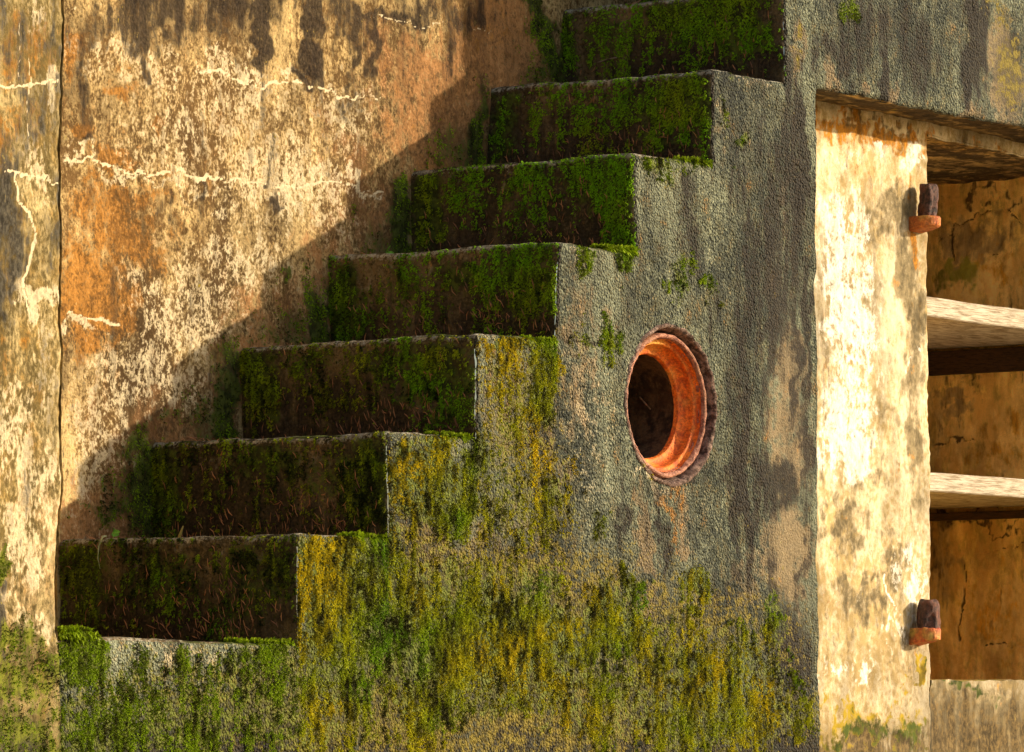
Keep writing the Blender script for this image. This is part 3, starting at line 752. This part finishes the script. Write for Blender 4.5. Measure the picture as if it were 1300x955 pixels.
lathe('collar', [(.1465, .020), (.146, .030), (.145, .032), (.138, .0325), (.1365, .035)] + [(.136-.019*(1-math.cos(a)), .038+.024*math.sin(a)) for a in np.linspace(0, math.pi/2, 9)] + [(.117, .063), (.1155, .066), (.115, .072)], M['pipe'], 160, .0022, 2, 34)
lathe('bore', [(.115, .070), (.117, .08), (.117, .2), (.117, .32), (.117, .44), (.05, .45), (.001, .45)], M['bore'], 96, .002, 4, 22)

def tube(name, pts, rad, mat, seg=6):
    pts = np.array(pts, float); n = len(pts); vs = []; 
    for i in range(n):
        t = pts[min(i+1, n-1)]-pts[max(i-1, 0)]; t /= np.linalg.norm(t)+1e-9
        a = np.cross(t, [.3, .5, .81]); a /= np.linalg.norm(a); b = np.cross(t, a)
        r = rad[i] if hasattr(rad, '__len__') else rad
        for k in range(seg): vs.append(pts[i]+r*(math.cos(2*math.pi*k/seg)*a+math.sin(2*math.pi*k/seg)*b))
    fs = [(i*seg+k, i*seg+(k+1) % seg, (i+1)*seg+(k+1) % seg, (i+1)*seg+k) for i in range(n-1) for k in range(seg)]
    vs = vs+[pts[0], pts[-1]]
    fs3 = [(k, (k+1) % seg, n*seg) for k in range(seg)]+[((n-1)*seg+k, (n-1)*seg+(k+1) % seg, n*seg+1) for k in range(seg)]
    me = bpy.data.meshes.new(name); me.from_pydata([tuple(v) for v in vs], [], fs+fs3); me.materials.append(mat)
    me.polygons.foreach_set('use_smooth', [True]*len(me.polygons))
    o = bpy.data.objects.new(name, me); COL.objects.link(o); return o
# stick lying inside the pipe
a = hit(812, 504, 0, HX+.108); b_ = hit(826, 520, 0, HX+.108)
o = tube('stick', [a, (a+b_)/2+np.array([-.002, 0, .001]), b_], .0018, M['twig']); tag(o, 'thin dark stick caught inside the round pipe', 'stick')

# ------------------------------------------------------------------ moss (blades grown on the measured patches)
def tufts(name, src, label, mat, dens, size, normal, tone, nb=4, ysel=None, droop=.5):
    """src: list of (points, mask) dense samples; picks points by mask and grows small blades"""
    P = []; Wt = []; Mk = []
    for (pts, mask) in src:
        P.append(pts); Mk.append(mask)
    P = np.vstack(P); Mk = np.concatenate(Mk)
    nz = fbm(P, 55, 3, 21)*.5 + fbm(P, 170, 2, 22)*.5
    v = Mk+(nz-.5)*2.4+(fbm(P, (14, 14, 7), 3, 23)-.5)*1.3+(fbm(P, (75, 75, 11), 3, 24)-.5)*1.5-np.clip(.26-Mk, 0, 1)*6
    prob = sstep(.36, .75, v)*dens
    k = rng.random(len(P)) < prob
    P = P[k]; v = v[k]; n = len(P)
    P = P+(rng.random((n, 3))-.5)*.005
    nrm = np.array(normal, float)
    up = np.array([0, 0, 1.]); tan = np.cross(nrm, up)
    tn = tone(P, v)          # n x 3
    V_, F_, T_ = [], [], []
    lump = fbm(P, 40, 2, 31)
    lump2 = fbm(P, (110, 110, 32), 2, 37)
    for b in range(nb):
        L = size*(.55+.9*rng.random(n))*(.6+.9*lump)
        ang = rng.random(n)*2*math.pi
        sx = np.cos(ang)*.8; sz = np.sin(ang)*.7-droop
        d = nrm[None]*(.9+.3*rng.random(n))[:, None]*.9+tan[None]*sx[:, None]+up[None]*sz[:, None]
        d /= np.linalg.norm(d, axis=1, keepdims=True)
        w = np.cross(d, rng.normal(size=(n, 3))); w /= np.linalg.norm(w, axis=1, keepdims=True)+1e-9
        wd = (size*.20)*(.7+.6*rng.random(n))
        r0 = P-nrm*.001
        a = r0+w*wd[:, None]; c = r0-w*wd[:, None]
        mid = r0+d*L[:, None]*.6; m1 = mid+w*wd[:, None]*.8; m2 = mid-w*wd[:, None]*.8
        tip = r0+d*L[:, None]-up[None]*(L*.25)[:, None]
        base = len(P)*5*b
        V_.append(np.stack([a, c, m2, m1, tip], 1).reshape(-1, 3))
        i = base+np.arange(n)[:, None]*5
        F_.append(np.vstack([i+np.array([[0, 1, 2]]), i+np.array([[0, 2, 3]]), i+np.array([[3, 2, 4]])]))
        br = np.clip(tn[:, 1]+(rng.random(n)-.5)*.35+(lump2-.5)*2.2, 0, 1)
        t = np.stack([tn[:, 0], br, tn[:, 2], np.ones(n)], 1)
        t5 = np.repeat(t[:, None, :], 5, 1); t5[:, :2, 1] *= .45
        T_.append(t5.reshape(-1, 4))
    o = mesh_np(name, np.vstack(V_), np.vstack(F_), mat, None, {'tone': np.vstack(T_)}, smooth=False)
    tag(o, label, 'moss', kind='stuff')
    return o, n

def dsample(base_pts, pos_pts, mask, mult):
    idx = np.repeat(np.arange(len(base_pts)), mult)
    return pos_pts[idx]+(rng.random((len(idx), 3))-.5)*.004, mask[idx]

usedf = np.unique(sq)
def tone_front(P, v):
    # golden towards the left of each lower block, greener elsewhere
    n = fbm(P, 7, 3, 41); fr = (P[:, 0] % RUN)/RUN
    yel = np.clip(1.15-fr*1.1+(n-.5)*1.6, 0, 1)
    bl = Z1+RISE*step_index(P[:, 0]); k = sstep(.27, .17, bl-P[:, 2]+(n-.5)*.2)*(P[:, 0] < .9)
    yel = yel*k*.85+np.clip(.42+(n-.5)*1.8, 0, 1)*(1-k)
    hi = sstep(1.5, 1.7, P[:, 2]); yel = yel*(1-.75*hi)
    yel = np.where(P[:, 0] < -.0, .12, yel)
    orr = np.clip((fbm(P, 11, 3, 43)-.5)*3, 0, 1)*yel*.30
    br = np.clip(.62+(fbm(P, 16, 3, 44)-.5)*1.5, 0, 1)
    return np.stack([yel, br, orr], 1)
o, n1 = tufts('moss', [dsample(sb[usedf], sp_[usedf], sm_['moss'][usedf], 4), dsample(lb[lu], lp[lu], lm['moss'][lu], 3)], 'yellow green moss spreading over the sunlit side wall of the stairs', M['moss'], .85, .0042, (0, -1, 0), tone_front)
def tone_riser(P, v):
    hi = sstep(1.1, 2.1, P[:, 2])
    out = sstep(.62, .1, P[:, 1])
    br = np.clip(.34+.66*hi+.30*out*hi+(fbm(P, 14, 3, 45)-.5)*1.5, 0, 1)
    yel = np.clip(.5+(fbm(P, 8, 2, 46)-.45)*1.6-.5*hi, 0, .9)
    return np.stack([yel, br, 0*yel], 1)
src = [dsample(rb, rp, np.where(rb[:, 1] < W-.004, np.maximum(rm['moss'], .40+.25*(fbm(rb, 6, 2, 88)-.5)-.16*sstep(.10, .19, ZS[i]-rb[:, 2])), 0), 4) for (X, i, rb, rp, rm) in riser_data]
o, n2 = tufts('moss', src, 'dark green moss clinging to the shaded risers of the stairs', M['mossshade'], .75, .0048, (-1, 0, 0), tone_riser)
usedb = np.unique(bq)
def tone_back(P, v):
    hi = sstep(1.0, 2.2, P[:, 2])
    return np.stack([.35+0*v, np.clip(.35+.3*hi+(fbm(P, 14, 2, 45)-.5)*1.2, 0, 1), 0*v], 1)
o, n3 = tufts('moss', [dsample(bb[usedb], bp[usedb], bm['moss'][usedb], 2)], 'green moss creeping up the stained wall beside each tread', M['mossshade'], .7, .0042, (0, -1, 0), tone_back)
usedp = np.unique(pq)
o, n4 = tufts('moss', [dsample(pb[usedp], pp[usedp], pm['moss'][usedp], 2)], 'green moss at the foot of the ochre pillar', M['moss'], .7, .0040, (0, -1, 0), tone_front)
# cushions hanging over the tread edges at the outer corners and the ledge
def edge_moss(x0, x1, z, amt):
    m = 900; P = np.stack([x0+(x1-x0)*rng.random(m), rng.random(m)*.05, np.full(m, z)+.001], 1)
    return P, np.full(m, amt)
src = [edge_moss(XS[i]+RUN*.62, XS[i]+RUN*1.0, ZS[i], .62) for i in (0, 1, 2, 3, 4)]+[edge_moss(XP, XP+.11, Z1-RISE+.004, .9), edge_moss(-.16, 0, Z1-RISE, .6)]
src += [edge_moss(XP, XP+.09, Z1-RISE+.012, .9)]
o, n5 = tufts('moss', src, 'bright green moss cushions along the tread edges', M['moss'], .9, .010, (0, -.3, 1.), lambda P, v: np.stack([(.15)+0*v, .85+0*v, 0*v], 1))
print('tufts', n1, n2, n3, n4, n5)

# ------------------------------------------------------------------ pine needles caught on the risers
NV, NF, NTn = [], [], []; base = 0
def needle(p, d, L, w, tone):
    global base
    d = d/np.linalg.norm(d); s = np.cross(d, [1, 0, 0]); s /= np.linalg.norm(s)+1e-9; u = np.cross(s, d)
    bend = rng.normal()*.12*L
    pts = [p-d*L/2, p+u*bend*.2+s*bend, p+d*L/2]
    for q, k in zip(pts, (.5, 1, .3)):
        for c in ((1, 0), (0, 1), (-1, 0), (0, -1)): NV.append(q+(s*c[0]+u*c[1])*w*k); NTn.append((tone, 0, 0, 1))
    for a in (0, 4):
        for c in range(4): NF.append((base+a+c, base+a+(c+1) % 4, base+a+4+(c+1) % 4, base+a+4+c))
    NF.append((base, base+1, base+2, base+3)); NF.append((base+8, base+9, base+10, base+11))
    base += 12
for i in range(7):
    X = XS[i]; zl = ZS[i]-RISE; cnt = [210, 190, 150, 130, 110, 110, 60][i]
    for _ in range(cnt):
        h = min(abs(rng.normal())*.075+.004, .20); y = .02+rng.random()*(W-.05)
        if rng.random() < .35: y = .1+abs(rng.normal())*.12
        a = rng.normal()*.38
        if rng.random() < .12: a = rng.normal()*1.2
        d = np.array([-.15-.2*rng.random(), math.sin(a), math.cos(a)])
        needle(np.array([X-.006-.004*rng.random(), min(y, W-.02), zl+h+.006]), d, .010+.014*rng.random(), .0008+.0007*rng.random(), rng.random()**1.3)
    for _ in range(26):     # litter lying along the tread below and at the foot of the back wall
        y = W-.01-abs(rng.normal())*.03; x = X-.02-rng.random()*RUN*.7
        a = rng.random()*3.1
        needle(np.array([x, y, zl+.006+.008*rng.random()]), np.array([math.cos(a), math.sin(a)*.5, .5*rng.random()]), .02, .001, rng.random())
nd = mesh_np('pine_needles', np.array(NV), np.array(NF), M['needle'], None, {'tone': np.array(NTn)}, smooth=False)
tag(nd, 'orange brown fallen pine needles stuck to the dark risers', 'pine needles', kind='stuff')

# ------------------------------------------------------------------ small plants and litter
def leafmesh(name, c, d, L, w, mat, parent):
    d = np.array(d, float); d /= np.linalg.norm(d); s = np.cross(d, [.2, -1, .3]); s /= np.linalg.norm(s); nrm = np.cross(s, d)
    vs = []; fs = []
    K = 7
    for k in range(K):
        t = k/(K-1); ww = w*math.sin(math.pi*(.06+.94*t))**.8; dr = -nrm*.0
        p = np.array(c)+d*L*t-np.array([0, 0, 1])*L*.25*t*t
        vs += [p-s*ww+nrm*ww*.35, p-nrm*.0004, p+s*ww+nrm*ww*.35]
    for k in range(K-1):
        a = k*3; fs += [(a, a+1, a+4, a+3), (a+1, a+2, a+5, a+4)]
    me = bpy.data.meshes.new(name); me.from_pydata([tuple(v) for v in vs], [], fs); me.materials.append(mat)
    me.polygons.foreach_set('use_smooth', [True]*len(me.polygons))
    sol = bpy.data.objects.new(name, me); COL.objects.link(sol); adopt(sol, parent); return sol
def seedling(px, py, i, label, n, L):
    # rooted where the tread meets the back wall
    p = hit(px, py, 1, W-.03); p[2] = ZS[i]+.004
    r = empty('seedling', tuple(p), label, 'seedling', 'seedlings sprouting from the treads')
    o = tube('stem', [p, p+np.array([.002, -.003, L*.5]), p+np.array([-.002, -.004, L*1.0])], [.0012, .001, .0007], M['leaf']); adopt(o, r)
    for k in range(n):
        a = k*2*math.pi/n+.4
        leafmesh('leaf', p+np.array([0, -.003, L*(.6+.4*(k % 2))]), (math.cos(a), -.5, .5+.3*math.sin(a)), L*.9, L*.24, M['leaf'], r)
seedling(490, 318, 3, 'bright green seedling with pointed leaves on the tread of the fourth step from the bottom', 5, .022)
seedling(142, 683, 0, 'small fresh green seedling in the corner above the lowest riser', 4, .018)
# pale root hanging from the lowest tread
p = hit(132, 690, 0, -.012)
o = tube('hanging_root', [p+np.array([.03, .02, .016]), p+np.array([-.004, 0, .014]), p+np.array([-.012, .004, -.006]), p+np.array([-.012, .006, -.03]), p+np.array([-.014, -.002, -.052])], [.002, .0022, .002, .0014, .0006], M['root'])
tag(o, 'pale curled root hanging over the edge of the lowest riser', 'root')
p = hit(226, 682, 0, RUN-.03); p[2] = ZS[0]+.004
o = tube('dry_stalk', [p, p+np.array([0, -.006, .016]), p+np.array([0, -.014, .034])], [.0045, .004, .0015], M['stalk']); tag(o, 'short dry yellow stalk on the tread of the lowest step', 'stalk')
p = hit(815, 10, 0, XS[6]+.004); p[2] = ZS[6]+.006
tw = empty('twig', tuple(p), 'curled dry brown twig lying on the edge of the topmost visible tread', 'twig')
o = tube('stem', [p+np.array([0, .05, 0]), p+np.array([-.004, .02, .010]), p+np.array([-.006, -.01, .003]), p+np.array([-.004, -.04, .008]), p+np.array([0, -.07, -.002])], .0022, M['twig']); adopt(o, tw)
o = tube('side_shoot', [p+np.array([-.005, -.01, .004]), p+np.array([-.014, .0, -.008]), p+np.array([-.014, .03, -.012])], .0014, M['twig']); adopt(o, tw)
# broken stick on the riser below
p = hit(772, 76, 0, XS[6]-.008)
o = tube('stick', [p+np.array([0, .03, -.004]), p+np.array([-.003, .0, .001]), p+np.array([0, -.025, .003])], .0014, M['twig']); tag(o, 'short pale stick lying against the topmost full riser', 'stick')
# clump hanging high on the side wall
# ------------------------------------------------------------------ ground: unseen, pale dry soil coloured to bounce sun onto risers and niche
xs = np.concatenate([[-400, -120, -40, -18, -9, -5], lines(-3., 4.2, .03), [6, 10, 20, 50, 150, 400]]); ys = np.concatenate([[-400, -150, -60, -25, -12, -8, -6, -4.5, -3.5], lines(-2.6, .62, .03), [.8, 2, 6, 20, 80, 400]])
XX, YY = np.meshgrid(xs, ys, indexing='ij'); p = np.stack([XX.ravel(), YY.ravel(), np.zeros(XX.size)], 1)
p[:, 2] = .40+np.interp(p[:, 1], [-400, -8, 0, 400], [-.95, -.55, 0, .0])+(fbm(p, 18, 4, 71)-.5)*.02*np.clip(1-np.abs(p[:, 1]+.3)/2.4, 0, 1)
a = np.arange(len(xs)-1)[:, None]*len(ys)+np.arange(len(ys)-1)[None, :]
q = np.stack([a, a+len(ys), a+len(ys)+1, a+1], -1).reshape(-1, 4)
gr = mesh_np('ground', p, q, M['soil']); tag(gr, kind='structure')

# ------------------------------------------------------------------ light
sd = np.array([.49, -.57, .25]); sd /= np.linalg.norm(sd)           # towards the sun
el = math.asin(sd[2]); az = math.atan2(sd[0], sd[1])
w = bpy.data.worlds.new('World'); S.world = w; w.use_nodes = True
nt = w.node_tree; bg = nt.nodes['Background']
sky = nt.nodes.new('ShaderNodeTexSky'); sky.sky_type = 'NISHITA'; sky.sun_disc = False
sky.sun_elevation = el; sky.sun_rotation = az % (2*math.pi); sky.dust_density = 3.0; sky.air_density = 1.2
nt.links.new(sky.outputs[0], bg.inputs[0]); bg.inputs[1].default_value = .15
L = bpy.data.lights.new('sun', 'SUN'); L.energy = 4.8; L.angle = math.radians(1.0); L.color = (1, .83, .59)
lo = bpy.data.objects.new('sun', L); COL.objects.link(lo)
from mathutils import Vector
lo.rotation_euler = Vector(tuple(sd)).to_track_quat('Z', 'Y').to_euler(); lo.location = (3, -5, 4)

# ------------------------------------------------------------------ camera
cd = bpy.data.cameras.new('camera'); cam = bpy.data.objects.new('camera', cd); COL.objects.link(cam)
cam.location = CAM.tolist()
cam.rotation_euler = Vector(tuple(V)).to_track_quat('-Z', 'Y').to_euler()
cd.sensor_width = 36; cd.lens = F/1300*36; cd.clip_end = 2000; cd.clip_start = .1
S.camera = cam
S.render.resolution_x = 1024; S.render.resolution_y = 752
S.view_settings.view_transform = 'Standard'; S.view_settings.look = 'None'; S.view_settings.gamma = 1; S.view_settings.exposure = .2
S.render.engine = 'CYCLES'
S.cycles.max_bounces = 10; S.cycles.diffuse_bounces = 8
